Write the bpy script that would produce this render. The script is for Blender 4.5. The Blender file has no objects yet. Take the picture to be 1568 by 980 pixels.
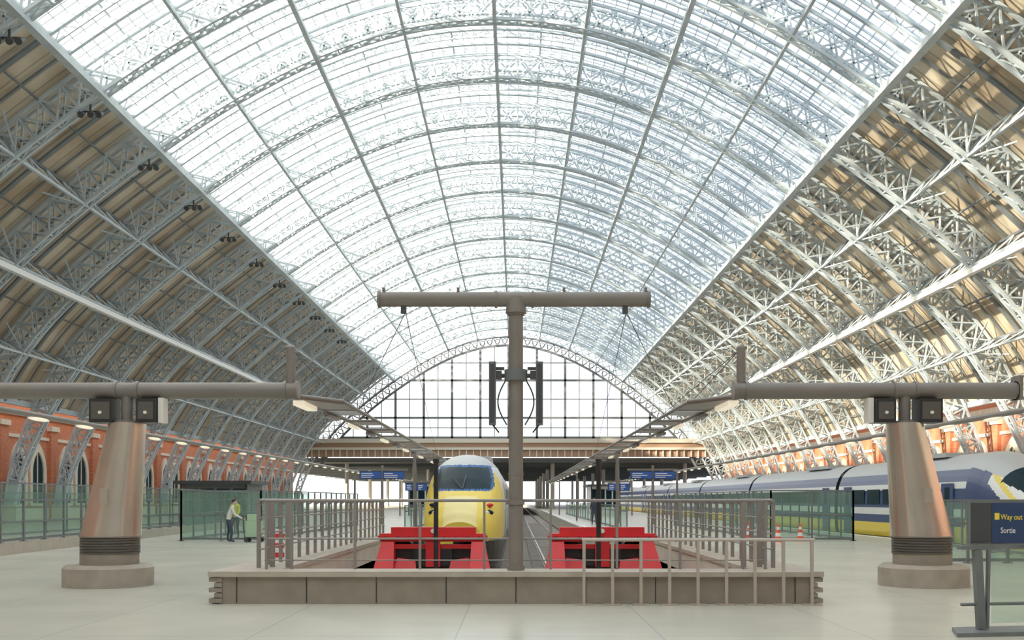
import bpy, math, random
from mathutils import Vector, Matrix
random.seed(3)
scene = bpy.context.scene
COL = scene.collection

# ------------------------------------------------------------------ materials
def mat(name, col, rough=0.5, metal=0.0, var=0.0, vscale=3.0, bump=0.0, emis=0.0, spec=0.5):
    m = bpy.data.materials.new(name); m.use_nodes = True
    nt = m.node_tree; b = nt.nodes['Principled BSDF']
    b.inputs['Base Color'].default_value = (*col, 1)
    b.inputs['Roughness'].default_value = rough
    b.inputs['Metallic'].default_value = metal
    b.inputs['Specular IOR Level'].default_value = spec
    if var > 0 or bump > 0:
        tc = nt.nodes.new('ShaderNodeTexCoord')
        n = nt.nodes.new('ShaderNodeTexNoise'); n.inputs['Scale'].default_value = vscale
        n.inputs['Detail'].default_value = 4
        nt.links.new(tc.outputs['Object'], n.inputs['Vector'])
        r = nt.nodes.new('ShaderNodeValToRGB')
        r.color_ramp.elements[0].position = 0.3; r.color_ramp.elements[1].position = 0.7
        r.color_ramp.elements[0].color = (*[c*(1-var) for c in col], 1)
        r.color_ramp.elements[1].color = (*[min(1, c*(1+var)) for c in col], 1)
        nt.links.new(n.outputs['Fac'], r.inputs['Fac'])
        nt.links.new(r.outputs['Color'], b.inputs['Base Color'])
        if bump > 0:
            bp = nt.nodes.new('ShaderNodeBump'); bp.inputs['Strength'].default_value = bump
            nt.links.new(n.outputs['Fac'], bp.inputs['Height'])
            nt.links.new(bp.outputs['Normal'], b.inputs['Normal'])
    if emis > 0:
        b.inputs['Emission Color'].default_value = (*col, 1)
        b.inputs['Emission Strength'].default_value = emis
    return m

def glassmat(name, tint, fac_trans=0.8, white=(0.9, 0.95, 1.0), gloss=0.06, translucent=True):
    m = bpy.data.materials.new(name); m.use_nodes = True
    nt = m.node_tree; nt.nodes.clear()
    out = nt.nodes.new('ShaderNodeOutputMaterial')
    t = nt.nodes.new('ShaderNodeBsdfTransparent'); t.inputs[0].default_value = (*tint, 1)
    d = nt.nodes.new('ShaderNodeBsdfTranslucent' if translucent else 'ShaderNodeBsdfDiffuse')
    d.inputs[0].default_value = (*white, 1)
    g = nt.nodes.new('ShaderNodeBsdfGlossy'); g.inputs['Roughness'].default_value = 0.08
    m1 = nt.nodes.new('ShaderNodeMixShader'); m1.inputs[0].default_value = fac_trans
    nt.links.new(d.outputs[0], m1.inputs[1]); nt.links.new(t.outputs[0], m1.inputs[2])
    m2 = nt.nodes.new('ShaderNodeMixShader'); m2.inputs[0].default_value = gloss
    nt.links.new(m1.outputs[0], m2.inputs[1]); nt.links.new(g.outputs[0], m2.inputs[2])
    nt.links.new(m2.outputs[0], out.inputs[0])
    return m

M_steel = mat('steel_bluegrey', (0.49, 0.56, 0.60), 0.45, var=0.12, vscale=0.8)
M_steel_shade = mat('steel_shaded', (0.15, 0.175, 0.19), 0.5, var=0.15, vscale=0.8)  # blue-grey steel again, with the clad zone's shade painted into its colour
M_scr = mat('screen_steel', (0.14, 0.15, 0.155), 0.5)
M_steel_dk = mat('steel_dark', (0.15, 0.165, 0.17), 0.5, var=0.15)
M_bar = mat('glazing_bar', (0.52, 0.60, 0.66), 0.5)
M_white = mat('white_paint', (0.92, 0.92, 0.90), 0.4)
M_grey_tube = mat('taupe_tube', (0.205, 0.182, 0.162), 0.42, metal=0.0, var=0.08, vscale=2)
M_dark = mat('dark_housing', (0.02, 0.02, 0.022), 0.4)
M_char = mat('charcoal', (0.05, 0.052, 0.055), 0.5)
M_grille = mat('vent_grille', (0.10, 0.09, 0.08), 0.5, metal=0.2)
M_stain = mat('brushed_stainless', (0.74, 0.67, 0.60), 0.25, metal=0.9, var=0.06, vscale=1.5)
M_conc = mat('concrete_plinth', (0.29, 0.25, 0.20), 0.7, var=0.15, vscale=2.5, bump=0.1)
M_conc_top = mat('concrete_top', (0.44, 0.385, 0.315), 0.6, var=0.1, vscale=3)
M_base = mat('column_base_stone', (0.37, 0.32, 0.265), 0.6, var=0.12, vscale=4)
M_conc_lt = mat('concrete_light', (0.60, 0.54, 0.46), 0.7, var=0.1, vscale=1.5)
M_rail = mat('handrail_metal', (0.27, 0.245, 0.23), 0.4, metal=0.2)
M_railb = mat('barrier_steel', (0.52, 0.45, 0.39), 0.35, metal=0.4)
M_red = mat('buffer_red', (0.72, 0.02, 0.025), 0.45, var=0.08)
M_yel = mat('train_yellow', (0.88, 0.66, 0.08), 0.4)
M_yelp = mat('train_yellow_pale', (0.90, 0.76, 0.30), 0.4)
M_navy = mat('train_navy', (0.035, 0.06, 0.17), 0.35)
M_silver = mat('train_silver', (0.50, 0.52, 0.53), 0.4, metal=0.1)
M_twhite = mat('train_white', (0.80, 0.81, 0.80), 0.35)
M_win = mat('window_glass_dark', (0.008, 0.025, 0.035), 0.35, spec=0.06)
M_blue_scr = mat('windscreen_blue', (0.02, 0.11, 0.34), 0.4, spec=0.15)
M_signblue = mat('sign_blue', (0.02, 0.045, 0.13), 0.4)
M_signblue2 = mat('display_blue', (0.03, 0.10, 0.42), 0.4)
M_signtxt = mat('sign_white', (0.9, 0.9, 0.9), 0.5)
M_signyel = mat('sign_yellow', (0.95, 0.72, 0.05), 0.5)
M_lamp = mat('lamp_diffuser', (1.0, 0.90, 0.68), 0.4, emis=0.5)
M_lampoff = mat('lamp_opal', (0.85, 0.83, 0.74), 0.4)
M_orange = mat('cone_orange', (0.85, 0.09, 0.03), 0.5)
M_stone = mat('pale_stone', (0.70, 0.61, 0.49), 0.8, var=0.1)
M_backst = mat('back_wall_stone', (0.44, 0.40, 0.35), 0.8, var=0.1, vscale=0.5)
M_beamor = mat('terracotta_paint', (0.42, 0.25, 0.16), 0.6)
M_beamcr = mat('cream_paint', (0.74, 0.68, 0.57), 0.6)
M_ballast = mat('ballast', (0.24, 0.215, 0.19), 0.95, var=0.4, vscale=9, bump=0.5)
M_sleeper = mat('sleeper', (0.33, 0.30, 0.27), 0.9, var=0.2)
M_railst = mat('rail_steel', (0.35, 0.30, 0.27), 0.3, metal=0.8)
M_soffit = mat('soffit_dark', (0.10, 0.115, 0.12), 0.6)
M_skin = mat('skin', (0.62, 0.40, 0.30), 0.6)
M_hair = mat('hair', (0.05, 0.03, 0.02), 0.7)
M_jacket = mat('jacket_cream', (0.75, 0.74, 0.68), 0.8)
M_trous = mat('trousers', (0.05, 0.06, 0.09), 0.8)
M_bag = mat('luggage_green', (0.40, 0.58, 0.38), 0.6)
M_hivis = mat('hivis_yellow', (0.80, 0.75, 0.10), 0.6)
G_roof = glassmat('roof_glazing', (0.98, 0.99, 1.0), 0.78, gloss=0.02)
G_green = glassmat('green_safety_glass', (0.74, 0.88, 0.81), 0.86, white=(0.40, 0.60, 0.50), gloss=0.07, translucent=False)
G_end = glassmat('screen_glazing', (0.94, 0.97, 1.0), 0.80, gloss=0.02)

def cladding():
    m = bpy.data.materials.new('tan_roof_boards'); m.use_nodes = True
    nt = m.node_tree; b = nt.nodes['Principled BSDF']; b.inputs['Roughness'].default_value = 0.45
    tc = nt.nodes.new('ShaderNodeTexCoord')
    w = nt.nodes.new('ShaderNodeTexWave'); w.bands_direction = 'Y'; w.inputs['Scale'].default_value = 0.35
    w.inputs['Distortion'].default_value = 0.0
    n = nt.nodes.new('ShaderNodeTexNoise'); n.inputs['Scale'].default_value = 0.35; n.inputs['Detail'].default_value = 5
    nt.links.new(tc.outputs['Object'], w.inputs['Vector']); nt.links.new(tc.outputs['Object'], n.inputs['Vector'])
    r1 = nt.nodes.new('ShaderNodeValToRGB')
    r1.color_ramp.elements[0].position = 0.0; r1.color_ramp.elements[1].position = 0.12
    r1.color_ramp.elements[0].color = (0.40, 0.34, 0.26, 1); r1.color_ramp.elements[1].color = (0.67, 0.58, 0.445, 1)
    nt.links.new(w.outputs['Fac'], r1.inputs['Fac'])
    mx = nt.nodes.new('ShaderNodeMixRGB'); mx.blend_type = 'MULTIPLY'; mx.inputs[0].default_value = 1.0
    r2 = nt.nodes.new('ShaderNodeValToRGB')
    r2.color_ramp.elements[0].position = 0.35; r2.color_ramp.elements[1].position = 0.62
    r2.color_ramp.elements[0].color = (0.68, 0.60, 0.52, 1); r2.color_ramp.elements[1].color = (1, 1, 1, 1)
    nt.links.new(n.outputs['Fac'], r2.inputs['Fac'])
    nt.links.new(r1.outputs[0], mx.inputs[1]); nt.links.new(r2.outputs[0], mx.inputs[2])
    nt.links.new(mx.outputs[0], b.inputs['Base Color'])
    return m
M_clad = cladding()

def brickmat():
    m = bpy.data.materials.new('red_brick'); m.use_nodes = True
    nt = m.node_tree; b = nt.nodes['Principled BSDF']; b.inputs['Roughness'].default_value = 0.85
    tc = nt.nodes.new('ShaderNodeTexCoord')
    sx = nt.nodes.new('ShaderNodeSeparateXYZ'); cx = nt.nodes.new('ShaderNodeCombineXYZ')
    nt.links.new(tc.outputs['Object'], sx.inputs[0])
    nt.links.new(sx.outputs['Y'], cx.inputs['X']); nt.links.new(sx.outputs['Z'], cx.inputs['Y'])
    br = nt.nodes.new('ShaderNodeTexBrick'); br.inputs['Scale'].default_value = 3.0
    br.inputs['Color1'].default_value = (0.62, 0.185, 0.08, 1); br.inputs['Color2'].default_value = (0.46, 0.125, 0.055, 1)
    br.inputs['Mortar'].default_value = (0.52, 0.31, 0.21, 1); br.inputs['Mortar Size'].default_value = 0.012
    nt.links.new(cx.outputs[0], br.inputs['Vector']); nt.links.new(br.outputs['Color'], b.inputs['Base Color'])
    return m
M_brick = brickmat()

def floormat():
    m = bpy.data.materials.new('terrazzo_floor'); m.use_nodes = True
    nt = m.node_tree; b = nt.nodes['Principled BSDF']; b.inputs['Roughness'].default_value = 0.26
    tc = nt.nodes.new('ShaderNodeTexCoord')
    br = nt.nodes.new('ShaderNodeTexBrick'); br.inputs['Scale'].default_value = 1.0
    br.offset = 0.0
    br.inputs['Brick Width'].default_value = 2.4; br.inputs['Row Height'].default_value = 2.4
    br.inputs['Mortar Size'].default_value = 0.010
    br.inputs['Color1'].default_value = (0.60, 0.575, 0.49, 1); br.inputs['Color2'].default_value = (0.575, 0.555, 0.475, 1)
    br.inputs['Mortar'].default_value = (0.42, 0.42, 0.42, 1)
    mp = nt.nodes.new('ShaderNodeMapping'); mp.inputs['Location'].default_value = (0.7, 0.4, 0)
    nt.links.new(tc.outputs['Object'], mp.inputs[0]); nt.links.new(mp.outputs[0], br.inputs['Vector'])
    n = nt.nodes.new('ShaderNodeTexNoise'); n.inputs['Scale'].default_value = 0.5; n.inputs['Detail'].default_value = 8
    nt.links.new(tc.outputs['Object'], n.inputs['Vector'])
    r = nt.nodes.new('ShaderNodeValToRGB'); r.color_ramp.elements[0].position = 0.35; r.color_ramp.elements[1].position = 0.65
    r.color_ramp.elements[0].color = (0.86, 0.88, 0.88, 1); r.color_ramp.elements[1].color = (1, 1, 1, 1)
    nt.links.new(n.outputs['Fac'], r.inputs['Fac'])
    mx = nt.nodes.new('ShaderNodeMixRGB'); mx.blend_type = 'MULTIPLY'; mx.inputs[0].default_value = 1
    nt.links.new(br.outputs['Color'], mx.inputs[1]); nt.links.new(r.outputs[0], mx.inputs[2])
    nt.links.new(mx.outputs[0], b.inputs['Base Color'])
    return m
M_floor = floormat()

# ------------------------------------------------------------------ mesh builder
class MB:
    def __init__(s): s.v = []; s.f = []; s.m = []; s.s = []
    def face(s, idx, m=0, sm=False): s.f.append(tuple(idx)); s.m.append(m); s.s.append(sm)
    def quad(s, a, b, c, d, m=0):
        n = len(s.v); s.v += [tuple(a), tuple(b), tuple(c), tuple(d)]; s.face((n, n+1, n+2, n+3), m)
    def hexa(s, pts, m=0):
        n = len(s.v); s.v += [tuple(p) for p in pts]
        for q in ((0,3,2,1),(4,5,6,7),(0,1,5,4),(1,2,6,5),(2,3,7,6),(3,0,4,7)):
            s.face([n+i for i in q], m)
    def box(s, x0, x1, y0, y1, z0, z1, m=0):
        s.hexa([(x0,y0,z0),(x1,y0,z0),(x1,y1,z0),(x0,y1,z0),(x0,y0,z1),(x1,y0,z1),(x1,y1,z1),(x0,y1,z1)], m)
    def bar(s, p, q, w, h=None, m=0, up=None):
        h = h or w
        p = Vector(p); q = Vector(q); d = (q-p)
        if d.length < 1e-6: return
        d.normalize()
        u = Vector(up) if up is not None else Vector((0,0,1))
        if abs(d.dot(u)) > 0.97: u = Vector((0,1,0)) if abs(d.y) < 0.9 else Vector((1,0,0))
        a = d.cross(u).normalized()*(w/2); b = a.cross(d).normalized()*(h/2)
        s.hexa([p-a-b, p+a-b, p+a+b, p-a+b, q-a-b, q+a-b, q+a+b, q-a+b], m)
    def ring_loft(s, rings, m=0, sm=True, caps=True, closed=True):
        n0 = len(s.v); k = len(rings[0])
        for r in rings: s.v += [tuple(p) for p in r]
        for i in range(len(rings)-1):
            for j in range(k if closed else k-1):
                a = n0+i*k+j; b = n0+i*k+(j+1) % k
                s.face((a, b, b+k, a+k), m, sm)
        if caps:
            n = len(s.v); s.v += [tuple(p) for p in rings[0]]; s.face([n+j for j in reversed(range(k))], m)
            n = len(s.v); s.v += [tuple(p) for p in rings[-1]]; s.face([n+j for j in range(k)], m)
    def tube(s, p, q, r, r2=None, n=14, m=0):
        r2 = r if r2 is None else r2
        p = Vector(p); q = Vector(q); d = (q-p).normalized()
        u = Vector((0,0,1)) if abs(d.z) < 0.95 else Vector((1,0,0))
        a = d.cross(u).normalized(); b = d.cross(a).normalized()
        R = []
        for c, rr in ((p, r), (q, r2)):
            R.append([c+a*math.cos(t*2*math.pi/n)*rr+b*math.sin(t*2*math.pi/n)*rr for t in range(n)])
        s.ring_loft(R, m)
    def path(s, pts, r, n=8, m=0):
        for i in range(len(pts)-1): s.tube(pts[i], pts[i+1], r, n=n, m=m)
    def ellipsoid(s, c, rx, ry, rz, m=0, nu=14, nv=9):
        R = []
        for i in range(nv+1):
            t = -math.pi/2+math.pi*i/nv; t = max(-1.5, min(1.5, t))
            R.append([(c[0]+rx*math.cos(t)*math.cos(2*math.pi*j/nu), c[1]+ry*math.cos(t)*math.sin(2*math.pi*j/nu), c[2]+rz*math.sin(t)) for j in range(nu)])
        s.ring_loft(R, m)
    def build(s, name, mats, parent=None, loc=None):
        me = bpy.data.meshes.new(name); me.from_pydata(s.v, [], s.f)
        for mm in mats: me.materials.append(mm)
        me.polygons.foreach_set('material_index', s.m); me.polygons.foreach_set('use_smooth', s.s)
        me.update()
        o = bpy.data.objects.new(name, me); COL.objects.link(o)
        if parent: o.parent = parent
        if loc: o.location = loc
        return o
def empty(name, loc=(0,0,0)):
    e = bpy.data.objects.new(name, None); COL.objects.link(e); e.location = loc; return e
def inst(o, name, loc, parent=None):
    c = bpy.data.objects.new(name, o.data); COL.objects.link(c); c.location = loc
    if parent: c.parent = parent
    return c

# ------------------------------------------------------------------ arch profile
CX = -1.25
half = [(0,29.6),(5,29.1),(10,27.5),(15,25.0),(19.6,22.0),(24,18.7),(28.3,14.9),(31.2,11.7),(33.8,7.5),(35.5,3.7),(36.3,0)]
ctrl = [(5*-1,29.1)]+half+[(36.9,-3.5)]
dense = []
for i in range(1, len(ctrl)-2):
    p0, p1, p2, p3 = [Vector(c) for c in ctrl[i-1:i+3]]
    for k in range(20):
        t = k/20
        dense.append(0.5*((2*p1)+(-p0+p2)*t+(2*p0-5*p1+4*p2-p3)*t*t+(-p0+3*p1-3*p2+p3)*t**3))
dense.append(Vector((36.3, 0)))
cum = [0]
for i in range(1, len(dense)): cum.append(cum[-1]+(dense[i]-dense[i-1]).length)
TOT = cum[-1]
def prof(s, off=0.0):
    sg = 1 if s >= 0 else -1; a = min(abs(s), TOT-1e-4)
    i = 0
    while cum[i+1] < a: i += 1
    t = (a-cum[i])/(cum[i+1]-cum[i]); p = dense[i].lerp(dense[i+1], t)
    d = (dense[min(i+2, len(dense)-1)]-dense[max(i-1, 0)]).normalized()
    if i < 2: d = (Vector((1, -0.05))).normalized() if a > 0.01 else Vector((1, 0))
    n = Vector((-d.y, d.x))
    if n.y < 0: n = -n
    q = p+n*off
    return Vector((CX+sg*q.x, 0, q.y))
def P3(s, off, y): v = prof(s, off); return Vector((v.x, y, v.z))
DS = 5.35/4
PITCH = 8.0
YF = 170.0
NB = 25
Y0 = YF-NB*PITCH   # -30
SG = 4*5.35
CE = 31

# ---- rib
rib = MB(); HW = 0.30
nseg = int(TOT/DS)
def depth(s):
    a = TOT-abs(s)
    return 1.5 if a > 12 else 0.55+0.95*a/12
def node(i, off, y):
    s = max(-TOT, min(TOT, i*DS)); return P3(s, off*depth(s)/1.5, y)
for i in range(-nseg-1, nseg+1):
    low = min(abs(i), abs(i+1))*DS > TOT-4.0
    for y in (-HW, HW):
        rib.bar(node(i,0,y), node(i+1,0,y), 0.17, 0.17)
        rib.bar(node(i,1.5,y), node(i+1,1.5,y), 0.15, 0.15)
        if not low:
            rib.bar(node(i,0,y), node(i+1,1.5,y), 0.09)
            rib.bar(node(i,1.5,y), node(i+1,0,y), 0.09)
            rib.bar(node(i,0,y), node(i,1.5,y), 0.09)
    if low:
        a, b, c, d = node(i,0.02,0), node(i+1,0.02,0), node(i+1,1.48,0), node(i,1.48,0)
        Y = Vector((0, 0.2, 0))
        rib.hexa([a-Y, b-Y, c-Y, d-Y, a+Y, b+Y, c+Y, d+Y])
    else:
        rib.bar(node(i,0,-HW), node(i+1,0,HW), 0.07)
        rib.bar(node(i,0,HW), node(i+1,0,-HW), 0.07)
        rib.bar(node(i,0,-HW), node(i,0,HW), 0.07)
roof = empty('train_shed_roof')
r0 = rib.build('arch_rib', [M_steel], roof, (0, YF, 0))
for k in range(1, 22): inst(r0, 'arch_rib', (0, YF-k*PITCH, 0), roof)

# ---- bay: rafters, purlins, glazing bars
bay = MB()
for fy in (0.25, 0.5, 0.75):
    y = fy*PITCH
    for i in range(-CE, CE):
        gl = abs(i+0.5)*DS < SG
        if gl:
            bay.bar(P3(i*DS,1.45,y), P3((i+1)*DS,1.45,y), 0.15, 0.22, up=(0,1,0))
            if fy == 0.5:
                bay.bar(P3(i*DS,0.95,y), P3((i+1)*DS,0.95,y), 0.09, 0.09)
                bay.bar(P3(i*DS,0.95,y), P3((i+0.5)*DS,1.4,y), 0.05)
                bay.bar(P3((i+0.5)*DS,1.4,y), P3((i+1)*DS,0.95,y), 0.05)
        elif fy == 0.5: bay.bar(P3(i*DS,1.45,y), P3((i+1)*DS,1.45,y), 0.12, 0.30, m=2, up=(0,1,0))  # clad-zone rafters take the steel copy with painted-in shade
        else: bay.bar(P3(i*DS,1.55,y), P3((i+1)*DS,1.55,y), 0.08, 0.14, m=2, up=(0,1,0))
for k in range(-7, 8):
    s = k*5.35; a = abs(k); mm = 0 if a <= 4 else 2
    w = {2: 0.26, 4: 0.42, 0: 0.20}.get(a, 0.17)
    bay.bar(P3(s,0.02,0), P3(s,0.02,PITCH), w, w*0.8, 0)
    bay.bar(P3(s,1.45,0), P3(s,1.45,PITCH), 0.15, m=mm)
    if a == 4:
        bay.bar(P3(s,0.9,0), P3(s,0.9,PITCH), 0.14)
    for j in range(4):
        y = j*2.0
        bay.bar(P3(s,0.02,y), P3(s,1.45,y+1), 0.075, m=0)
        bay.bar(P3(s,1.45,y+1), P3(s,0.02,y+2), 0.075, m=0)
for k in (-7.5,-6.5,-5.5,-4.5,4.5,5.5,6.5,7.5):
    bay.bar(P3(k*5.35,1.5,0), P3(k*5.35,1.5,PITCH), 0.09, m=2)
for k in (-7,-6,-5,5,6,7):
    s = k*5.35
    for (ya, yb) in ((0, 1.6), (PITCH, PITCH-1.6)):
        bay.bar(P3(s,0.0,ya), P3(s+1.2,1.4,yb), 0.07)
        bay.bar(P3(s,0.0,ya), P3(s-1.2,1.4,yb), 0.07)
for sg in (-1, 1):
    bay.bar(P3(sg*CE*DS,1.6,0), P3(sg*CE*DS,1.6,PITCH), 0.35, 0.4, m=0)
for y in (0.5, 1.0, 1.5, 2.5, 3.0, 3.5, 4.5, 5.0, 5.5, 6.5, 7.0, 7.5):
    w = 0.11 if y % 1 == 0 else 0.04
    for i in range(-16, 16):
        bay.bar(P3(i*DS,1.66,y), P3((i+1)*DS,1.66,y), w, 0.06, m=1, up=(0,1,0))
for i in range(-32, 33):
    bay.bar(P3(i*DS/2,1.66,0), P3(i*DS/2,1.66,PITCH), 0.12 if i % 8 == 4 else 0.045, 0.05, m=1)
b0 = bay.build('roof_bay_steelwork', [M_steel, M_bar, M_steel_shade], roof, (0, Y0, 0))
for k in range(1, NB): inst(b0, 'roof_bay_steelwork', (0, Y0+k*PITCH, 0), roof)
sk = MB()
for i in range(-16, 16):
    sk.quad(P3(i*DS,1.74,Y0), P3((i+1)*DS,1.74,Y0), P3((i+1)*DS,1.74,YF), P3(i*DS,1.74,YF))
sk.build('roof_glazing', [G_roof], roof)
sk = MB()
for i in list(range(-CE, -16))+list(range(16, CE)):
    sk.quad(P3(i*DS,1.74,Y0), P3((i+1)*DS,1.74,Y0), P3((i+1)*DS,1.74,YF), P3(i*DS,1.74,YF))
sk.build('roof_cladding', [M_clad], roof)
pp = MB()
for sg in (-1, 1):
    pp.bar(P3(sg*32.3,-0.25,10), P3(sg*32.3,-0.25,116), 0.34, 0.34)
    for k in range(13):
        y = YF-(7+k)*PITCH
        pp.bar(P3(sg*32.3,-0.25,y), P3(sg*32.3,0.05,y), 0.1)
pp.build('lighting_pipe', [M_white], roof)
sl = MB()
for k in range(6, 18):
    y = YF-k*PITCH
    c = P3(-22.3, -0.25, y)
    sl.bar(c+Vector((0,0,0.4)), c+Vector((0,0,-0.1)), 0.08)
    sl.bar(c+Vector((-0.4,0,-0.1)), c+Vector((0.5,0,-0.1)), 0.07)
    for dx in (-0.4, 0.1, 0.5):
        sl.tube(c+Vector((dx,-0.25,-0.35)), c+Vector((dx,0.2,-0.1)), 0.17, 0.10, n=8)
sl.build('spotlights', [M_char], roof)

# ------------------------------------------------------------------ end screen
es = MB(); ZB = 12.0
def arch_z(x):
    s = 0
    while s < TOT:
        p = prof(s, -1.5)
        if p.x-CX >= abs(x): return p.z
        s += 0.2
    return 0
ye = YF-0.2
for i in range(-31, 31):
    for (o, w) in ((-0.15, 0.26), (-1.6, 0.36)):
        es.bar(P3(i*DS,o,ye), P3((i+1)*DS,o,ye), w, 0.3, m=0, up=(0,1,0))
    es.bar(P3(i*DS,-0.15,ye), P3((i+0.5)*DS,-1.6,ye), 0.15, m=0)
    es.bar(P3((i+0.5)*DS,-1.6,ye), P3((i+1)*DS,-0.15,ye), 0.15, m=0)
    c = P3((i+0.5)*DS,-0.85,ye)
    for t in range(8):
        a0, a1 = t*math.pi/4, (t+1)*math.pi/4
        es.bar(c+Vector((math.cos(a0)*.42,0,math.sin(a0)*.42)), c+Vector((math.cos(a1)*.42,0,math.sin(a1)*.42)), 0.12, m=0)
for k in range(-12, 13):
    x = k*2.42; z = arch_z(x)
    if z > ZB:
        w = 0.40 if k % 2 == 0 else 0.14
        es.box(CX+x-w/2, CX+x+w/2, ye-0.2 if k % 2 == 0 else ye-.05, ye+0.1, ZB, z, 0)
for z, w in ((15.6, 0.34), (22.0, 0.34), (12.2, 0.4), (18.8, 0.14), (13.9, 0.14), (25.0, 0.14)):
    lim = 36.0
    while arch_z(lim) < z and lim > 0: lim -= 0.1
    es.box(CX-lim, CX+lim, ye-0.2, ye+0.1, z-w/2, z+w/2, 0)
x = -32.0
while x < 32.0:
    z0, z1 = max(ZB, arch_z(x)), max(ZB, arch_z(x+0.8))
    if max(z0, z1) > ZB:
        es.quad((CX+x,ye+.15,ZB), (CX+x+.8,ye+.15,ZB), (CX+x+.8,ye+.15,z1), (CX+x,ye+.15,z0), 1)
    x += 0.8
es.box(CX-34.0, CX+34.0, ye-0.8, ye+0.6, 11.3, 12.0, 2)
es.box(CX-34.0, CX+34.0, ye-0.5, ye+0.6, 10.5, 11.3, 3)
es.box(CX-34.5, CX+34.5, ye-0.8, ye+0.6, 10.1, 10.5, 2)
es.box(CX-34.8, CX+34.8, ye-0.4, ye+0.6, 8.9, 10.1, 3)
for k in range(-28, 29):
    es.box(CX+k*1.2-.09, CX+k*1.2+.09, ye-0.6, ye-0.4, 8.9, 10.1, 2)
es.build('window_gable_screen', [M_scr, G_end, M_beamcr, M_beamor])

ext = MB()
ext.box(-50, 50, 171, 330, 8.0, 8.8, 0)
for y in range(176, 330, 14):
    ext.box(-50, 50, y, y+0.8, 7.4, 8.0, 0)
    for x in (-30, -18, -6.5, 6.5, 18, 30):
        ext.box(x-1.6, x+1.6, y+4, y+4.5, 7.9, 7.98, 1)
        if y % 28 == 8: ext.tube((x,y,0), (x,y,8), 0.35, n=12, m=2)
ext.build('canopy_extension_roof', [M_soffit, M_lamp, M_conc_lt])

# ------------------------------------------------------------------ side walls
def side_wall(sg, name):
    w = MB()
    X = CX+sg*37.2
    def bx(d0, d1, y0, y1, z0, z1, m):
        a, b = X-sg*d0, X-sg*d1
        w.box(min(a,b), max(a,b), y0, y1, z0, z1, m)
    bx(-0.6, 0, Y0, YF+1, -1.2, 11.0, 0)
    bx(0, 0.9, Y0, YF+1, 10.6, 10.9, 1)
    bx(0, 0.18, Y0, YF+1, 8.1, 8.5, 1)
    bx(0, 0.12, Y0, YF+1, 6.4, 6.65, 1)
    bx(0, 0.10, Y0, YF+1, 0, 0.9, 1)
    for k in range(4, NB):
        yr = Y0+k*PITCH
        bx(0, 0.3, yr-0.6, yr+0.6, 0, 7.2, 0)
        bx(0, 0.42, yr-0.7, yr+0.7, 7.2, 7.6, 1)
        bx(0, 1.4, yr-0.5, yr+0.5, 0, 1.2, 1)
        for c in (yr+2.45, yr+5.55):
            hw = 0.95; zs = 3.8
            L = []
            for t in range(10):
                a = math.pi - t/9*math.radians(60)
                L.append((hw+2*hw*math.cos(a), zs+2*hw*math.sin(a)))
            kf = 1+0.40/hw
            Lo = [(p[0]*kf, zs+(p[1]-zs)*kf) for p in L]
            inn = [(-hw, 1.3)]+L+[(-p[0], p[1]) for p in reversed(L[:-1])]+[(hw, 1.3)]
            out = [(-hw*kf, 1.3)]+Lo+[(-p[0], p[1]) for p in reversed(Lo[:-1])]+[(hw*kf, 1.3)]
            n0 = len(w.v); xs = X-sg*0.03
            w.v += [(xs, c+p[0], p[1]) for p in inn]
            w.face(list(range(n0, n0+len(inn))), 2)
            for i in range(len(inn)-1):
                x2 = X-sg*0.16
                w.hexa([(X,c+inn[i][0],inn[i][1]), (X,c+inn[i+1][0],inn[i+1][1]), (X,c+out[i+1][0],out[i+1][1]), (X,c+out[i][0],out[i][1]),
                        (x2,c+inn[i][0],inn[i][1]), (x2,c+inn[i+1][0],inn[i+1][1]), (x2,c+out[i+1][0],out[i+1][1]), (x2,c+out[i][0],out[i][1])], 1)
            bx(0, 0.08, c-0.05, c+0.05, 1.3, zs+1.5, 1)
            bx(0, 0.16, c-hw-.3, c+hw+.3, 1.1, 1.3, 1)
    return w.build(name, [M_brick, M_stone, M_win])
side_wall(-1, 'wall_left'); side_wall(1, 'wall_right')
wb = MB()
wb.box(CX-38, CX+38, -32.6, -32, -1, 31.5, 0)
wb.box(CX-36, CX+36, -32, -31.8, 8.1, 8.6, 1)
for x in range(-30, 31, 6): wb.box(CX+x-1.2, CX+x+1.2, -32, -31.9, 1.2, 5.4, 2)
wb.build('wall_back', [M_backst, M_stone, M_win])

# ------------------------------------------------------------------ floor / track beds
PIT = 3.75
fl = MB()
def deck(x0, x1, y0, y1): fl.box(x0, x1, y0, y1, -1.0, 0.0, 0)
XL, XR = CX-38, CX+38
deck(XL, XR, -32, 15.6)
deck(XL, -PIT, 15.6, 330); deck(PIT, 15.8, 15.6, 330)
deck(15.8, 19.4, 15.6, 26)
deck(19.4, XR, 15.6, 330)
fl.build('floor', [M_floor])
tb = MB(); tb.box(-80, 80, 15.7, 600, -1.5, -1.12, 0)
tb.build('track_bed_ground', [M_ballast])
ed = MB()
for x in (-PIT-0.35, PIT+0.35, 15.8-.35):
    ed.box(x-0.06, x+0.06, 32, 330, 0.0, 0.006, 0)
ed.build('platform_edge_line', [M_white])

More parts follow.
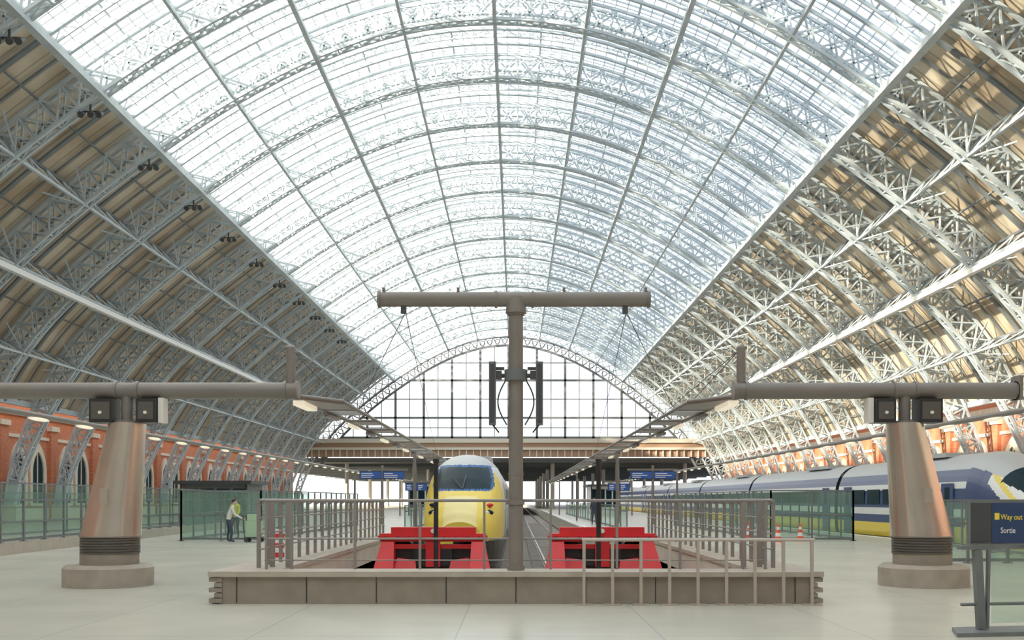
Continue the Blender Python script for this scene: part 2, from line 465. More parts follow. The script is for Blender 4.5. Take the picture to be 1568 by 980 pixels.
def track(xc, y0, y1, name):
    t = MB()
    y = y0
    while y < min(y1, 110):
        t.box(xc-1.25, xc+1.25, y, y+0.25, -1.13, -1.02, 0); y += 0.65
    for sx in (-0.72, 0.72):
        t.box(xc+sx-0.07, xc+sx+0.07, y0, y1, -1.02, -1.0, 1)
        t.box(xc+sx-0.015, xc+sx+0.015, y0, y1, -1.0, -0.92, 1)
        t.box(xc+sx-0.036, xc+sx+0.036, y0, y1, -0.92, -0.88, 1)
    t.build(name, [M_sleeper, M_railst])
track(-1.85, 24.2, 330, 'railway_track'); track(1.9, 24.2, 330, 'railway_track')
track(17.5, 27, 330, 'railway_track')

# ------------------------------------------------------------------ plinth and curbs
pl = MB()
pl.box(-4.55, 4.55, 15.2, 15.75, 0, 0.42, 0)
pl.box(-4.7, 4.7, 15.12, 15.8, 0.42, 0.5, 1)
for i in range(10):
    x = -4.28+i*1.07
    if abs(x) < 4.5: pl.box(x-0.007, x+0.007, 15.19, 15.2, 0.02, 0.42, 2)
for sg in (-1, 1):
    for k in range(5):
        a, b = sg*4.5, sg*(4.7 if k % 2 == 0 else 4.62)
        pl.box(min(a,b), max(a,b), 15.17, 15.78, 0.02+k*0.08, 0.085+k*0.08, 0)
    a, b = sg*3.78, sg*4.65
    pl.box(min(a,b), max(a,b), 15.75, 31.0, 0, 0.42, 3)
    a, b = sg*3.72, sg*4.7
    pl.box(min(a,b), max(a,b), 15.8, 31.05, 0.42, 0.5, 1)
    a, b = sg*3.75, sg*3.78
    pl.box(min(a,b), max(a,b), 15.75, 31, -1.0, 0.42, 3)
pl.build('concrete_plinth', [M_conc, M_conc_top, M_dark, M_conc_lt])

def post(m, x, y, z0, z1, w=0.05, d=0.05, mi=0): m.box(x-w/2, x+w/2, y-d/2, y+d/2, z0, z1, mi)
hr = MB()
for x in (-3.95, -3.55, -2.55, -1.52, -0.50, 0.55, 1.6, 2.6, 3.6, 3.95):
    post(hr, x, 15.7, 0.5, 1.57, 0.035, 0.07)
hr.tube((-3.98,15.7,1.585), (3.98,15.7,1.585), 0.025, m=0)
hr.tube((-3.98,15.7,0.98), (3.98,15.7,0.98), 0.016)
hr.tube((-3.98,15.7,0.64), (3.98,15.7,0.64), 0.010)
hr.build('handrail', [M_rail])
for sg in (-1, 1):
    hs = MB()
    y = 16.0
    while y <= 31.01:
        post(hs, sg*4.15, y, 0.5, 1.57, 0.06, 0.05)
        hs.bar((sg*4.15, y, 1.5), (sg*4.0, y, 1.585), 0.03)
        y += 0.75
    for z, r in ((1.585, 0.03), (1.3, 0.014), (1.05, 0.014), (0.8, 0.014)):
        hs.tube((sg*4.12,15.9,z), (sg*4.12,31.05,z), r)
    for xx in (3.98, 3.72):
        post(hs, sg*xx, 16.2, 0.5, 1.57, 0.08, 0.05)
    hs.tube((sg*3.7,16.2,1.585), (sg*4.15,16.2,1.585), 0.03)
    hs.build('handrail', [M_rail])
lb = MB()
for i in range(9):
    x = 1.03+i*0.431
    post(lb, x, 15.0, 0.0, 0.98, 0.045, 0.045)
    lb.box(x-0.13, x+0.13, 14.92, 15.08, 0.0, 0.02, 0)
lb.tube((1.0,15.0,0.99), (4.52,15.0,0.99), 0.024)
lb.tube((1.0,15.0,0.50), (4.52,15.0,0.50), 0.012)
lb.build('crowd_barrier_railing', [M_railb])

# ------------------------------------------------------------------ central mast
ma = MB(); X0 = 0.0; Y = 15.45
ma.tube((X0,Y,0.5), (X0,Y,4.55), 0.112, n=24)
for z in (0.53, 3.56, 4.5, 1.55): ma.tube((X0,Y,z-0.03), (X0,Y,z+0.05), 0.135, n=24)
for z in (2.0,): ma.tube((X0,Y,z-0.02), (X0,Y,z+0.02), 0.12, n=24)
ma.tube((-2.12,Y,4.72), (2.08,Y,4.72), 0.115, n=24)
ma.tube((X0,Y,4.5), (X0,Y,4.75), 0.16, 0.14, n=24)
for x in (-2.15, -0.33, 0.24, 2.05): ma.tube((x,Y,4.72), (x+0.04,Y,4.72), 0.135, n=24)
for x in (-2.06, -0.9, 0.75, 2.02):
    ma.box(x-.02, x+.02, Y-.04, Y+.04, 4.82, 4.90, 0)
for x in (-1.75, 1.7): ma.box(x-.04, x+.04, Y-.05, Y+.05, 4.50, 4.62, 1)
ma.tube((-0.36,Y,3.53), (0.36,Y,3.53), 0.035, n=12, m=1)
ma.tube((X0,Y,3.45), (X0,Y,3.62), 0.18, n=20, m=2)
for sg in (-1, 1):
    a, b = sg*0.31, sg*0.42
    ma.box(min(a,b), max(a,b), Y-0.11, Y+0.06, 2.76, 3.74, 2)
    a, b = sg*0.33, sg*0.40
    ma.box(min(a,b), max(a,b), Y-0.13, Y-0.10, 2.80, 3.70, 1)
    a, b = sg*0.22, sg*0.36
    ma.box(min(a,b), max(a,b), Y-0.08, Y+0.08, 3.48, 3.60, 1)
    a, b = sg*0.18, sg*0.31
    ma.box(min(a,b), max(a,b), Y-0.05, Y+0.05, 3.62, 3.66, 1)
    pts = [(sg*(0.14+0.14*math.sin(t/12*math.pi)), Y-0.05, 3.48-t/12*0.72) for t in range(13)]
    ma.path(pts, 0.012, m=1)
    pts = [(sg*(0.36-0.1*math.sin(t/8*math.pi)), Y-0.05, 2.76-0.12*math.sin(t/8*math.pi)) for t in range(9)]
    ma.path(pts, 0.012, m=1)
for sg in (-1, 1):
    ma.path([(sg*1.72,Y,4.52), (sg*3.4,42,3.65)], 0.007, m=1)
    ma.path([(sg*1.72,Y,4.52), (sg*3.5,22,3.62)], 0.007, m=1)
ma.build('antenna_mast', [M_grey_tube, M_char, M_steel_dk])

# ------------------------------------------------------------------ column gantries
def gantry(sg):
    g = MB()
    yc = 18.5
    for (z0, z1, r0, r1) in ((0,0.34,0.80,0.80),(0.34,0.40,0.80,0.73)):
        g.tube((sg*7.6,yc,z0), (sg*7.6,yc,z1), r0, r1, n=40, m=1)
    g.tube((sg*7.58,yc,0.40), (sg*7.58,yc,0.60), 0.52, n=36, m=4)
    for k in range(6):
        g.tube((sg*7.57,yc,0.60+k*0.05), (sg*7.57,yc,0.632+k*0.05), 0.53, n=36, m=3)
    g.tube((sg*7.57,yc,0.60), (sg*7.57,yc,0.92), 0.515, n=36, m=3)
    R = []
    for k in range(9):
        t = k/8; z = 0.90+t*(3.02-0.90)
        xi = sg*(7.03+(-0.10)*t); xo = sg*(8.10-0.53*t)
        cx = (xi+xo)/2; rx = abs(xo-xi)/2; ry = 0.46-0.14*t
        ring = []
        for j in range(48):
            a = 2*math.pi*j/48; c, s_ = math.cos(a), math.sin(a); e = 2/2.4
            ring.append((cx+rx*math.copysign(abs(c)**e, c), yc+ry*math.copysign(abs(s_)**e, s_), z))
        R.append(ring)
    g.ring_loft(R, 0)
    g.tube((sg*7.565,yc,0.905), (sg*7.565,yc,0.925), 0.545, n=36, m=2)
    g.box(sg*7.50-0.07, sg*7.50+0.07, yc-0.475, yc-0.40, 1.55, 1.80, 0)
    g.tube((sg*7.25,yc,2.98), (sg*7.25,yc,3.62), 0.11, n=20, m=5)
    g.tube((sg*7.25,yc,3.0), (sg*7.25,yc,3.06), 0.25, n=24, m=2)
    xa, xb = sg*4.08, sg*(9.35 if sg > 0 else 11.6)
    g.tube((xa,yc,3.63), (xb,yc,3.63), 0.155, n=24, m=5)
    for x in (xa, xb, sg*7.05, sg*7.45, sg*4.3): g.tube((x-0.03,yc,3.63), (x+0.03,yc,3.63), 0.178, n=24, m=5)
    g.box(xb-.03, xb+.03, yc-.18, yc+.18, 3.45, 3.9, 5)
    g.tube((sg*4.2,yc,3.6), (sg*4.2,yc,4.42), 0.085, n=16, m=5)
    g.ellipsoid((sg*4.2,yc,4.42), 0.09, 0.09, 0.07, m=5)
    g.tube((sg*4.13,yc,4.40), (sg*4.3,yc-.05,4.44), 0.03, n=8, m=5)
    for x0, x1 in ((6.62, 6.98), (7.42, 7.84)):
        a, b = sg*x0, sg*x1; l, r = min(a,b), max(a,b)
        g.box(l, r, yc-0.3, yc+0.1, 3.02, 3.46, 6)
        g.box(l+0.04, r-0.04, yc-0.31, yc-0.30, 3.08, 3.40, 3)
        g.tube(((l+r)/2,yc-0.34,3.20), ((l+r)/2,yc-0.31,3.20), 0.03, n=14, m=7)
        g.bar(((l+r)/2,yc,3.46), ((l+r)/2,yc,3.6), 0.08, m=3)
    a, b = sg*6.50, sg*6.60
    g.box(min(a,b), max(a,b), yc-0.22, yc+0.02, 3.02, 3.48, 7)
    for e in (24, 33):
        g.path([(sg*4.2,18.5,4.42), (sg*3.9,e,3.6)], 0.009, m=6)
    g.build('platform_gantry_column', [M_stain, M_base, M_grey_tube, M_grille, M_conc, M_grey_tube, M_dark, M_lampoff])
gantry(-1); gantry(1)

for sg in (-1, 1):
    g = MB()
    xa, xb = sg*4.15, sg*3.45
    z = 3.55
    g.tube((xa,18.75,z), (xa,120,z), 0.05, n=8); g.tube((xb,19.8,z), (xb,120,z), 0.04, n=8)
    g.tube((xa,18.75,z), (xb,19.8,z), 0.05, n=8)
    g.hexa([(xa,18.75,z-.03),(xb,19.8,z-.03),(xb,21,z-.03),(xa,21,z-.03),(xa,18.75,z+.05),(xb,19.8,z+.05),(xb,21,z+.05),(xa,21,z+.05)], 0)
    y = 21.5; k = 0
    while y < 118:
        g.tube((xa,y,z), (xb,y,z), 0.03, n=6)
        g.box(min(xa,xb), max(xa,xb), y+0.2, y+1.3, z-0.02, z+0.04, 0 if k % 3 else 1)
        g.box(xa-0.05, xa+0.05, y+.2, y+1.5, z-0.13, z-0.06, 2 if k % 2 else 0)
        y += 3.0; k += 1
    g.box(xa-.10, xa+.10, 18.9, 20.2, z-0.15, z-0.06, 2)
    for y in (45, 75, 105):
        g.tube((sg*4.6,y,0), (sg*4.6,y,3.6), 0.07, n=12); g.bar((sg*4.6,y,3.5), (sg*3.4,y,3.5), 0.10)
    g.build('platform_light_frame', [M_grey_tube, M_steel, M_lamp])
    g = MB(); X = sg*11.7; z = 3.6
    g.tube((X,20,z+0.06), (X,165,z+0.06), 0.07, n=8)
    y = 21
    while y < 160:
        g.ellipsoid((X,y+0.7,z-0.03), 0.075, 0.55, 0.05, m=1, nu=10, nv=6)
        y += 2.6
    for y in (72, 100, 130):
        g.tube((X,y,0), (X,y,3.7), 0.08, n=12)
    g.build('platform_strip_light', [M_grey_tube, M_lamp])

for x, y in ((-1.66, 20.6), (1.72, 20.6)):
    p = MB(); p.tube((x,y,-1.12), (x,y,2.4), 0.05, n=12); p.tube((x,y,-1.12), (x,y,-0.9), 0.12, n=12)
    p.tube((x,y,2.36), (x,y,2.44), 0.065, n=12)
    p.build('signal_post', [M_dark])

# ------------------------------------------------------------------ buffer stops
def buffer(xc, yc):
    b = MB(); W = 1.18
    b.box(xc-W, xc+W, yc-0.15, yc+0.15, 0.66, 0.84, 0)
    b.box(xc-0.95, xc+0.95, yc-0.1, yc+0.2, 0.84, 0.98, 0)
    b.box(xc-W-.04, xc+W+.04, yc-0.25, yc-0.15, 0.72, 0.80, 0)
    b.box(xc-W, xc+W, yc-0.12, yc-0.02, 0.50, 0.60, 0)
    for i in range(9):
        xx = xc-1.04+i*0.26
        b.tube((xx,yc-.27,.76), (xx,yc-.24,.76), 0.02, n=8, m=1)
    for sg in (-1, 1):
        xo = xc+sg*0.80
        a, bb = xc+sg*0.86, xc+sg*1.14
        p, q = xc+sg*0.80, xc+sg*1.50
        b.hexa([(a,yc-.25,.66),(bb,yc-.25,.66),(bb,yc+.1,.66),(a,yc+.1,.66),
                (p,yc-1.2,-.9),(q,yc-1.2,-.9),(q,yc-.6,-.9),(p,yc-.6,-.9)], 0)
        b.box(xo-0.10, xo+0.10, yc-0.1, yc+1.6, -0.95, -0.7, 0)
        b.bar((xo,yc+0.1,0.7), (xo,yc+1.8,-0.85), 0.18, m=1)
        b.hexa([(xc+sg*.40,yc-.16,.24),(xc+sg*.80,yc-.16,.30),(xc+sg*.80,yc-.02,.30),(xc+sg*.40,yc-.02,.24),
                (xc+sg*.30,yc-.5,-.3),(xc+sg*.95,yc-.5,-.3),(xc+sg*.95,yc-.3,-.3),(xc+sg*.30,yc-.3,-.3)], 0)
        b.tube((xc+sg*0.62,yc+0.15,0.55), (xc+sg*0.62,yc+0.75,0.55), 0.12, n=14, m=1)
        b.tube((xc+sg*0.62,yc+0.75,0.55), (xc+sg*0.62,yc+0.80,0.55), 0.24, n=18, m=1)
    b.box(xc-0.9, xc+0.9, yc+0.02, yc+0.10, -0.6, 0.50, 1)
    b.box(xc-0.42, xc+0.42, yc-0.14, yc-0.0, 0.12, 0.50, 1)
    b.box(xc-0.16, xc+0.16, yc-0.2, yc-0.13, 0.10, 0.66, 0)
    b.box(xc-1.2, xc+1.2, yc-0.9, yc-0.75, -0.5, -0.3, 0)
    b.tube((xc,yc-.2,0.9), (xc,yc-.09,0.9), 0.05, n=14, m=2)
    b.build('buffer_stop', [M_red, M_dark, M_lampoff])
buffer(-1.85, 22.3); buffer(1.93, 22.3)

# ------------------------------------------------------------------ trains
SEC = [(0,3.34),(0.22,3.33),(0.42,3.29),(0.65,3.21),(0.86,3.09),(1.05,2.92),(1.20,2.70),(1.30,2.46),(1.36,2.25),(1.40,2.0),(1.42,1.7),(1.43,1.5),(1.43,1.25),(1.43,0.95),(1.42,0.6),(1.40,0.2),(1.36,0.0),(1.32,-0.35),(1.25,-0.65)]
RING = SEC+[(-x, z) for x, z in reversed(SEC)]; NR = len(RING)
def densify(r, k):
    out = []
    for i in range(len(r)-1):
        for j in range(k):
            t = j/k; out.append((r[i][0]*(1-t)+r[i+1][0]*t, r[i][1]*(1-t)+r[i+1][1]*t))
    out.append(r[-1]); return out
def interp(tab, s):
    if s <= tab[0][0]: return tab[0][1]
    for i in range(len(tab)-1):
        if s <= tab[i+1][0]:
            t = (s-tab[i][0])/(tab[i+1][0]-tab[i][0])
            p0 = tab[max(i-1,0)][1]; p1 = tab[i][1]; p2 = tab[i+1][1]; p3 = tab[min(i+2,len(tab)-1)][1]
            return 0.5*((2*p1)+(-p0+p2)*t+(2*p0-5*p1+4*p2-p3)*t*t+(-p0+3*p1-3*p2+p3)*t**3)
    return tab[-1][1]
def train(xc, yn, ncars, style, name):
    t = MB()
    if style == 'front':
        WT = [(0,0.50),(0.25,0.66),(0.7,0.80),(1.4,0.905),(2.4,0.965),(3.5,0.99),(4.5,1.0),(6,1.0)]
        HT = [(0,0.38),(0.25,0.45),(0.7,0.53),(1.4,0.62),(2.4,0.76),(3.5,0.89),(4.5,0.965),(6,1.0)]
    else:
        WT = [(0,0.40),(0.4,0.52),(1,0.64),(2,0.78),(3.5,0.91),(5,0.975),(6,1.0)]
        HT = [(0,0.36),(0.4,0.43),(1,0.50),(2,0.60),(3.5,0.79),(5,0.94),(6,1.0)]
    DR = densify(RING, 4); K = len(DR); NS = 96; L = 6.0
    n0 = len(t.v); ss = [L*i/NS for i in range(NS+1)]
    ZB_ = -0.65
    for s in ss:
        w = interp(WT, s); h = interp(HT, s)
        for (x, z) in DR:
            t.v.append((xc+x*w, yn+s, ZB_+(z-ZB_)*h))
    for i in range(NS):
        for j in range(K-1):
            a = n0+i*K+j
            q = (a, a+1, a+1+K, a+K)
            cx = sum(t.v[k][0] for k in q)/4-xc; cz = sum(t.v[k][2] for k in q)/4; s = (ss[i]+ss[i+1])/2
            ax = abs(cx)
            if style == 'front':
                m = 4 if s > 3.7 else 1
                if cz > 1.90 and cz < 2.86 and s < 4.3:
                    wlim = 1.02-0.16*((cz-1.93)/0.9)**2-0.12*max(0,(2.15-cz)/.22)**2
                    if ax < wlim*1.08: m = 7
                    if ax < wlim*0.98 and cz > 1.97 and cz < 2.78: m = 3
                elif cz >= 2.86: m = 0
                if cz < 0.25: m = 5
                if m == 1 and ax < 0.55 and cz < 1.72: m = 9
                if s > 3.7 and m == 4:
                    if 1.5 < cz < 2.25 and s > 5: m = 3
                    elif cz > 2.8: m = 0
                    elif cz < 1.2: m = 0
            else:
                zz = cz/interp(HT, s)
                line = 1.2+0.42*max(0, s-1.0)
                m = 2
                if zz < 0.9: m = 1
                if s < 4.6 and zz > line-0.35: m = 4
                if s < 4.6 and zz > line+0.0: m = 1
                if s < 4.6 and zz > line+0.22: m = 4
                if zz > 2.75: m = 0
                if 1.5 < s < 4.0 and zz >= 2.6: m = 3
                if s < 1.0: m = 1
                if cz < -0.1: m = 5
            t.face(q, m, True)
    t.face([n0+j for j in range(K-1)], 1)
    if style == 'front':
        for sg in (-1, 1):
            t.ellipsoid((xc+sg*0.90, yn+0.88, 1.16), 0.20, 0.16, 0.10, m=3)
            t.ellipsoid((xc+sg*0.88, yn+0.76, 1.16), 0.09, 0.12, 0.06, m=6)
            t.ellipsoid((xc+sg*0.97, yn+1.10, 1.42), 0.12, 0.16, 0.07, m=8 if sg > 0 else 3)
        t.bar((xc-0.02, yn+1.62, 1.98), (xc-0.35, yn+2.2, 2.36), 0.03, m=5)
        t.bar((xc+0.02, yn+1.62, 1.98), (xc+0.1, yn+2.35, 2.46), 0.03, m=5)
        t.box(xc-0.5, xc+0.5, yn-0.12, yn+0.2, -0.3, 0.15, 5)
        t.tube((xc,yn-0.4,0.0), (xc,yn,0.0), 0.14, n=14, m=5)
    y = yn+L; first = True
    for c in range(ncars):
        ln = 14.0 if first else 18.2
        y1 = y+ln
        for i in range(len(RING)-1):
            (xa, za), (xb, zb) = RING[i], RING[i+1]
            zc = (za+zb)/2
            if style == 'front':
                m = 0 if zc > 2.8 or zc < 1.2 else 4
                if zc < -0.1: m = 5
            else:
                m = 2
                if zc < 0.55: m = 1
                if zc < -0.1: m = 5
                if zc > 2.75: m = 0
                if 2.0 < zc < 2.2 or .95 < zc < 1.3: m = 4
            n = len(t.v); t.v += [(xc+xa,y,za),(xc+xb,y,zb),(xc+xb,y1,zb),(xc+xa,y1,za)]
            t.face((n,n+1,n+2,n+3), m, True)
        for yy in (y, y1):
            n = len(t.v); t.v += [(xc+a,yy,b) for a, b in RING[:-1]]; t.face(list(range(n, n+NR-1)), 5)
        t.box(xc-1.1, xc+1.1, y1, y1+0.5, -0.4, 2.9, 5)
        for sg in (-1, 1):
            xs = xc+sg*1.425
            k = y+2.6
            while k < y1-3.2:
                t.box(min(xs,xs+sg*.03), max(xs,xs+sg*.03), k, k+1.5, 1.40, 2.05, 3); k += 1.9
            for dd in (y+0.9, y1-2.0):
                t.box(min(xs,xs+sg*.035), max(xs,xs+sg*.035), dd, dd+1.0, 0.05, 2.2, 2 if style != 'front' else 0)
                t.box(min(xs,xs+sg*.045), max(xs,xs+sg*.045), dd+.3, dd+.7, 1.35, 2.05, 3)
            for by in (y+2.2, y1-3.4):
                for q in (0, 1.3):
                    t.tube((xc+sg*0.65,by+q,-0.47), (xc+sg*0.80,by+q,-0.47), 0.40, n=20, m=5)
                t.box(xc+sg*0.9-.08, xc+sg*0.9+.08, by-.7, by+2.0, -0.6, -0.3, 5)
        t.box(xc-0.8, xc+0.8, y+3, y+7, 3.25, 3.42, 0)
        y = y1+0.5; first = False
    for by in (yn+2.2, yn+4.2):
        for sg in (-1, 1): t.tube((xc+sg*0.65,by,-0.47), (xc+sg*0.80,by,-0.47), 0.40, n=20, m=5)
    t.build(name, [M_silver, M_yel, M_navy, M_win, M_twhite, M_dark, M_lampoff, M_blue_scr, M_red, M_yelp])
train(-1.85, 32.5, 7, 'front', 'high_speed_train')
train(17.5, 29.5, 8, 'side', 'high_speed_train')

# ------------------------------------------------------------------ glass balustrades
def glass_run(pts, h, name, sp=1.5, rails=(1.0,), z0=0.0, kerb=False):
    g = MB()
    for a, b in zip(pts[:-1], pts[1:]):
        a = Vector((*a, z0)); b = Vector((*b, z0)); L = (b-a).length; n = max(1, round(L/sp)); d = (b-a)/n
        for i in range(n+1):
            p = a+d*i
            g.box(p.x-.03, p.x+.03, p.y-.03, p.y+.03, z0, z0+h, 0)
            g.box(p.x-.09, p.x+.09, p.y-.09, p.y+.09, z0, z0+.02, 0)
        for i in range(n):
            p = a+d*(i+0.04); q = a+d*(i+0.96)
            g.quad((p.x,p.y,z0+0.1), (q.x,q.y,z0+0.1), (q.x,q.y,z0+h-.05), (p.x,p.y,z0+h-.05), 1)
        for r in rails+(h,):
            g.bar((a.x,a.y,z0+r), (b.x,b.y,z0+r), 0.05, 0.05)
        g.bar((a.x,a.y,z0+.08), (b.x,b.y,z0+.08), 0.05, 0.08)
        if kerb: g.bar((a.x,a.y,z0/2), (b.x,b.y,z0/2), 0.4, z0, m=2)
    return g.build(name, [M_steel_dk, G_green, M_conc_top])
glass_run([(-9.9,62),(-9.9,38.5),(-13.0,38.5),(-13.0,62)], 1.95, 'glass_balustrade')
glass_run([(9.9,62),(9.9,38.5),(13.1,38.5),(13.1,62)], 1.95, 'glass_balustrade')
glass_run([(-14.6,24),(-15.2,36),(-16.8,62)], 1.75, 'glass_balustrade', rails=(1.25, 0.6), z0=0.34, kerb=True)
glass_run([(-22.5,30),(-22.5,100)], 1.9, 'glass_balustrade', rails=(1.25, 0.6), sp=2.2)
glass_run([(10.4,25),(14.4,25),(14.4,37)], 1.58, 'glass_balustrade', sp=1.0)
glass_run([(-5.6,50),(-5.6,110)], 1.3, 'glass_balustrade', sp=3)
glass_run([(5.6,50),(5.6,110)], 1.3, 'glass_balustrade', sp=3)

# ------------------------------------------------------------------ near right barrier and way out sign
nb = MB(); y = 11.8
nb.bar((5.28,y,1.03), (8.0,y+.6,1.03), 0.10, 0.05)
nb.bar((5.55,y+.03,0.06), (5.50,y+.03,1.0), 0.09, 0.09)
nb.bar((7.3,y+.45,0.06), (7.3,y+.45,1.0), 0.09, 0.09)
nb.bar((5.62,y+.03,0.06), (5.64,y+.03,1.0), 0.03, 0.06)
nb.quad((5.68,y+.05,0.12), (7.2,y+.42,0.12), (7.2,y+.42,0.98), (5.68,y+.05,0.98), 1)
nb.hexa([(5.12,y-.3,0),(8.0,y+.1,0),(8.0,y+.7,0),(5.3,y+.25,0),(5.12,y-.3,.05),(8.0,y+.1,.05),(8.0,y+.7,.05),(5.3,y+.25,.05)], 0)
nb.tube((5.3,y,.35), (7.8,y+.5,.35), 0.02, n=8)
nb.build('glass_barrier', [M_steel_dk, G_green])
sg_ = empty('way_out_sign', (5.45, 11.9, 1.06))
s = MB()
s.box(0.0, 1.3, 0, 0.05, 0.0, 0.54, 0); s.box(0.26, 1.28, -0.012, 0.0, 0.02, 0.50, 1)
s.box(0.29, 0.345, -0.018, -0.012, 0.30, 0.38, 2)
s.box(0.015, 0.25, -0.01, 0, 0.03, 0.50, 3)
s.box(0.05,0.07,0.01,0.04,-0.05,0.0,0); s.box(1.2,1.22,0.01,0.04,-0.05,0,0)
s.build('sign_panel', [M_steel_dk, M_signblue, M_signyel, M_char], sg_)
for body, z, m in (('Way out', 0.30, M_signyel), ('Sortie', 0.14, M_signtxt)):
    c = bpy.data.curves.new('sign_text', 'FONT'); c.body = body; c.size = 0.092; c.extrude = 0.002
    c.materials.append(m); o = bpy.data.objects.new('sign_text', c); COL.objects.link(o)
    o.parent = sg_; o.location = (0.36, -0.016, z); o.rotation_euler = (math.radians(90), 0, 0)
    o.scale = (0.80, 1.05, 1)

# ------------------------------------------------------------------ overhead departure signs
def depsign(x, y, z, w):
    s = MB()
    for a in (0, w/2+0.03):
        s.box(x+a, x+a+w/2-0.03, y, y+0.15, z, z+0.52, 0)
        s.box(x+a+.05, x+a+w/2-0.08, y-.01, y, z+0.05, z+0.47, 1)
        for k in range(3):
            s.box(x+a+.12, x+a+.12+(w/2-.4)*random.uniform(.5,1), y-.015, y-.01, z+.10+k*.12, z+.15+k*.12, 2)
    s.tube((x+w*.5,y+.1,0), (x+w*.5,y+.1,z+0.9), 0.09, n=10, m=3)
    s.bar((x-.2,y+.1,z+.62), (x+w+.2,y+.1,z+.62), 0.12, m=3)
    s.build('departure_sign', [M_signblue, M_signblue2, M_signtxt, M_grey_tube])
depsign(-10.1, 64, 2.92, 2.9); depsign(7.4, 64, 2.92, 2.9)
depsign(-7.6, 68, 2.2, 1.5); depsign(6.3, 68, 2.2, 1.5)

def shelter(x0, x1, y0, y1, h, name, wallm):
    k = MB()
    k.box(x0-.4, x1+.4, y0-.4, y1+.4, h, h+.22, 0)
    k.box(x0, x1, y0+.3, y1, 0, h, 1)
    for x in (x0, x1): k.box(x-.06, x+.06, y0-.06, y0+.06, 0, h, 0)
    n = 4
    for i in range(n):
        a = x0+(x1-x0)*(i+.1)/n; b = x0+(x1-x0)*(i+.9)/n
        k.box(a, b, y0+.27, y0+.3, 0.8, h-.3, 2)
    k.build(name, [M_char, wallm, M_win])
shelter(-21.6, -17.4, 64, 68, 2.6, 'platform_kiosk', M_steel_dk)
shelter(-10.8, -7.5, 100, 108, 3.2, 'platform_kiosk', M_twhite)
shelter(8.0, 11.0, 105, 112, 3.0, 'platform_kiosk', M_twhite)

def cone(x, y):
    c = MB(); c.box(x-.19, x+.19, y-.19, y+.19, 0, 0.03, 0)
    for z0, z1, m in ((0.03,.2,0),(.2,.34,1),(.34,.46,0),(.46,.56,1),(.56,.68,0)):
        c.tube((x,y,z0), (x,y,z1), 0.145-0.17*z0, 0.145-0.17*z1, n=18, m=m)
    c.build('traffic_cone', [M_orange, M_twhite])
cone(10.9, 38.0); cone(9.95, 37.6); cone(9.3, 39.6)
hb = MB()
for k in range(6): hb.box(-4.62, -4.42, 18.9, 18.93, 0.5+k*.09, 0.5+(k+1)*.09, k % 2)
hb.box(-4.54, -4.50, 18.93, 18.96, 0.5, 1.1, 2)
hb.build('hazard_marker', [M_red, M_twhite, M_char])

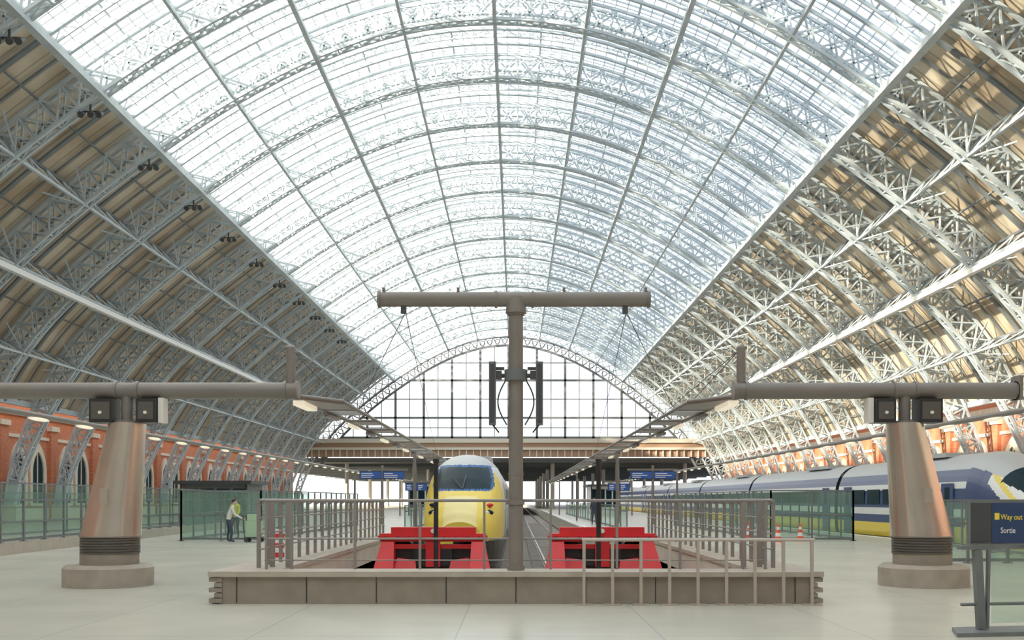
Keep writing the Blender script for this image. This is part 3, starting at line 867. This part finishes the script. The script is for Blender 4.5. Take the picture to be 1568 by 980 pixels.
# ------------------------------------------------------------------ people
def person(name, x, y, h, facing, jacket, lean=0.0, reach=0.3):
    S = h/1.75
    J = {'pel':(0,0,0.95),'sp':(0,0.02+lean*.4,1.18),'ch':(0,0.03+lean,1.38),'nk':(0,0.05+lean*1.25,1.50),'hd0':(0,0.06+lean*1.35,1.56)}
    V = []; E = []; R = []
    def add(p, r, par=None):
        V.append(tuple(c*S for c in p)); R.append(r if isinstance(r, tuple) else (r, r)); i = len(V)-1
        if par is not None: E.append((par, i))
        return i
    pel = add(J['pel'], (.165,.125)); sp = add(J['sp'], (.14,.11), pel); ch = add(J['ch'], (.175,.12), sp)
    nk = add(J['nk'], .06, ch); add(J['hd0'], .055, nk)
    for sg in (-1, 1):
        hip = add((sg*.10,0,.88), .095, pel); kn = add((sg*.11,.03+(.12 if sg > 0 else 0),.50), .062, hip)
        an = add((sg*.12,(-.03 if sg < 0 else .10),.09), .042, kn); add((sg*.13,.14 if sg < 0 else .26,.035), .035, an)
        sh = add((sg*.19,.03+lean,1.40), .062, ch)
        el = add((sg*.24,.06+lean+reach*.25,1.13), .045, sh); wr = add((sg*.22,.10+lean+reach,.98), .028, el)
        hn = add((sg*.21,.16+lean+reach,.95), .032, wr)
        for f in range(5):
            fx = sg*.21+(f-2)*.018; ln = (.045,.07,.08,.072,.055)[f]
            k1 = add((fx,.16+lean+reach+ln*.6,.945-.01), .009, hn); add((fx,.16+lean+reach+ln,.91), .008, k1)
    me = bpy.data.meshes.new(name+'_b'); me.from_pydata(V, E, []); o = bpy.data.objects.new(name+'_tmp', me); COL.objects.link(o)
    md = o.modifiers.new('s', 'SKIN')
    for i, r in enumerate(R):
        me.skin_vertices[0].data[i].radius = (r[0]*S, r[1]*S)
        me.skin_vertices[0].data[i].use_root = (i == 0)
    ms = o.modifiers.new('d', 'SUBSURF'); ms.levels = 2
    dg = bpy.context.evaluated_depsgraph_get(); dg.update()
    nm = bpy.data.meshes.new_from_object(o.evaluated_get(dg)); bpy.data.objects.remove(o)
    nm.materials.clear()
    for mm in (jacket, M_trous, M_skin, M_dark): nm.materials.append(mm)
    for p in nm.polygons:
        c = p.center/S; m = 0
        if c.z < .93: m = 1
        if c.z < .07: m = 3
        if c.z > 1.49: m = 2
        if c.y > .12+lean+reach and c.z < 1.1 and c.z > .85: m = 2
        p.material_index = m; p.use_smooth = True
    root = empty(name, (x, y, 0)); root.rotation_euler = (0, 0, facing)
    bo = bpy.data.objects.new('body', nm); COL.objects.link(bo); bo.parent = root
    hd = MB(); hy = .08+lean*1.4
    hd.ellipsoid((0,hy*S,1.64*S), .078*S, .095*S, .115*S, m=0, nu=20, nv=14)
    hd.ellipsoid((0,(hy-.02)*S,1.675*S), .088*S, .10*S, .098*S, m=1, nu=20, nv=14)
    hd.ellipsoid((0,(hy+.098)*S,1.625*S), .012*S, .016*S, .02*S, m=0)
    hd.ellipsoid((0,(hy+.088)*S,1.585*S), .024*S, .008*S, .006*S, m=2)
    for sg in (-1, 1):
        hd.ellipsoid((sg*.03*S,(hy+.084)*S,1.645*S), .012*S, .008*S, .007*S, m=3)
        hd.ellipsoid((sg*.08*S,hy*S,1.635*S), .01*S, .02*S, .028*S, m=0)
    hd.build('head', [M_skin, M_hair, M_red, M_dark], root)
person('standing_traveller', -10.8, 37.2, 1.62, math.radians(-75), M_jacket, lean=.12, reach=.30)
person('station_worker', -11.45, 40.5, 1.7, math.radians(160), M_hivis, lean=0.0, reach=.1)
person('standing_traveller', 4.9, 62, 1.7, math.radians(170), M_trous, reach=.05)
person('standing_traveller', -6.4, 72, 1.75, math.radians(10), M_jacket, reach=.05)
lt = MB(); x, y = -9.85, 37.3
lt.box(x-.30, x+.30, y-.25, y+.25, .16, .20, 1)
lt.box(x-.26, x+.26, y-.20, y+.2, .20, .80, 0); lt.box(x-.22, x+.22, y-.18, y+.18, .81, 1.05, 0)
lt.bar((x-.30,y-.22,.18), (x-.36,y-.22,1.0), .03, m=1); lt.bar((x-.30,y+.22,.18), (x-.36,y+.22,1.0), .03, m=1)
lt.tube((x-.36,y-.24,1.0), (x-.36,y+.24,1.0), .018, m=1)
for dx in (-.24, .24):
    for dy in (-.22, .22): lt.tube((x+dx,y+dy-.02,.08), (x+dx,y+dy+.02,.08), .08, n=14, m=1)
lt.build('luggage_trolley', [M_bag, M_char])

# ------------------------------------------------------------------ world, sun, camera
w = bpy.data.worlds.new('sky'); scene.world = w; w.use_nodes = True
nt = w.node_tree; bg = nt.nodes['Background']
tc = nt.nodes.new('ShaderNodeTexCoord'); sx = nt.nodes.new('ShaderNodeSeparateXYZ')
nt.links.new(tc.outputs['Generated'], sx.inputs[0])
mr = nt.nodes.new('ShaderNodeMapRange'); mr.inputs['From Min'].default_value = -0.5; mr.inputs['From Max'].default_value = 0.6
nt.links.new(sx.outputs['X'], mr.inputs['Value'])
cr = nt.nodes.new('ShaderNodeValToRGB')
cr.color_ramp.elements[0].color = (1.0, 0.97, 0.91, 1); cr.color_ramp.elements[1].color = (0.72, 0.82, 0.92, 1)
nt.links.new(mr.outputs[0], cr.inputs['Fac']); nt.links.new(cr.outputs['Color'], bg.inputs['Color'])
bg.inputs['Strength'].default_value = 2.1

sd = bpy.data.lights.new('sun', 'SUN'); sd.energy = 24.0; sd.angle = math.radians(1.0); sd.color = (1.0, 0.89, 0.68)
so = bpy.data.objects.new('sun', sd); COL.objects.link(so)
d = Vector((1.0, 0.40, -0.31)); so.rotation_euler = d.to_track_quat('-Z', 'Y').to_euler()
so.location = (-60, -30, 60)

cd = bpy.data.cameras.new('camera'); cam = bpy.data.objects.new('camera', cd); COL.objects.link(cam)
cam.location = (0, 0, 1.6); cam.rotation_euler = (math.radians(90), 0, 0)
cd.sensor_width = 36; cd.lens = 36*1518/1568
cd.shift_x = -6/1568; cd.shift_y = 275/1568; cd.clip_end = 2000
scene.camera = cam
scene.view_settings.view_transform = 'Standard'
scene.view_settings.look = 'None'
scene.view_settings.exposure = 0.0
scene.view_settings.gamma = 1.12
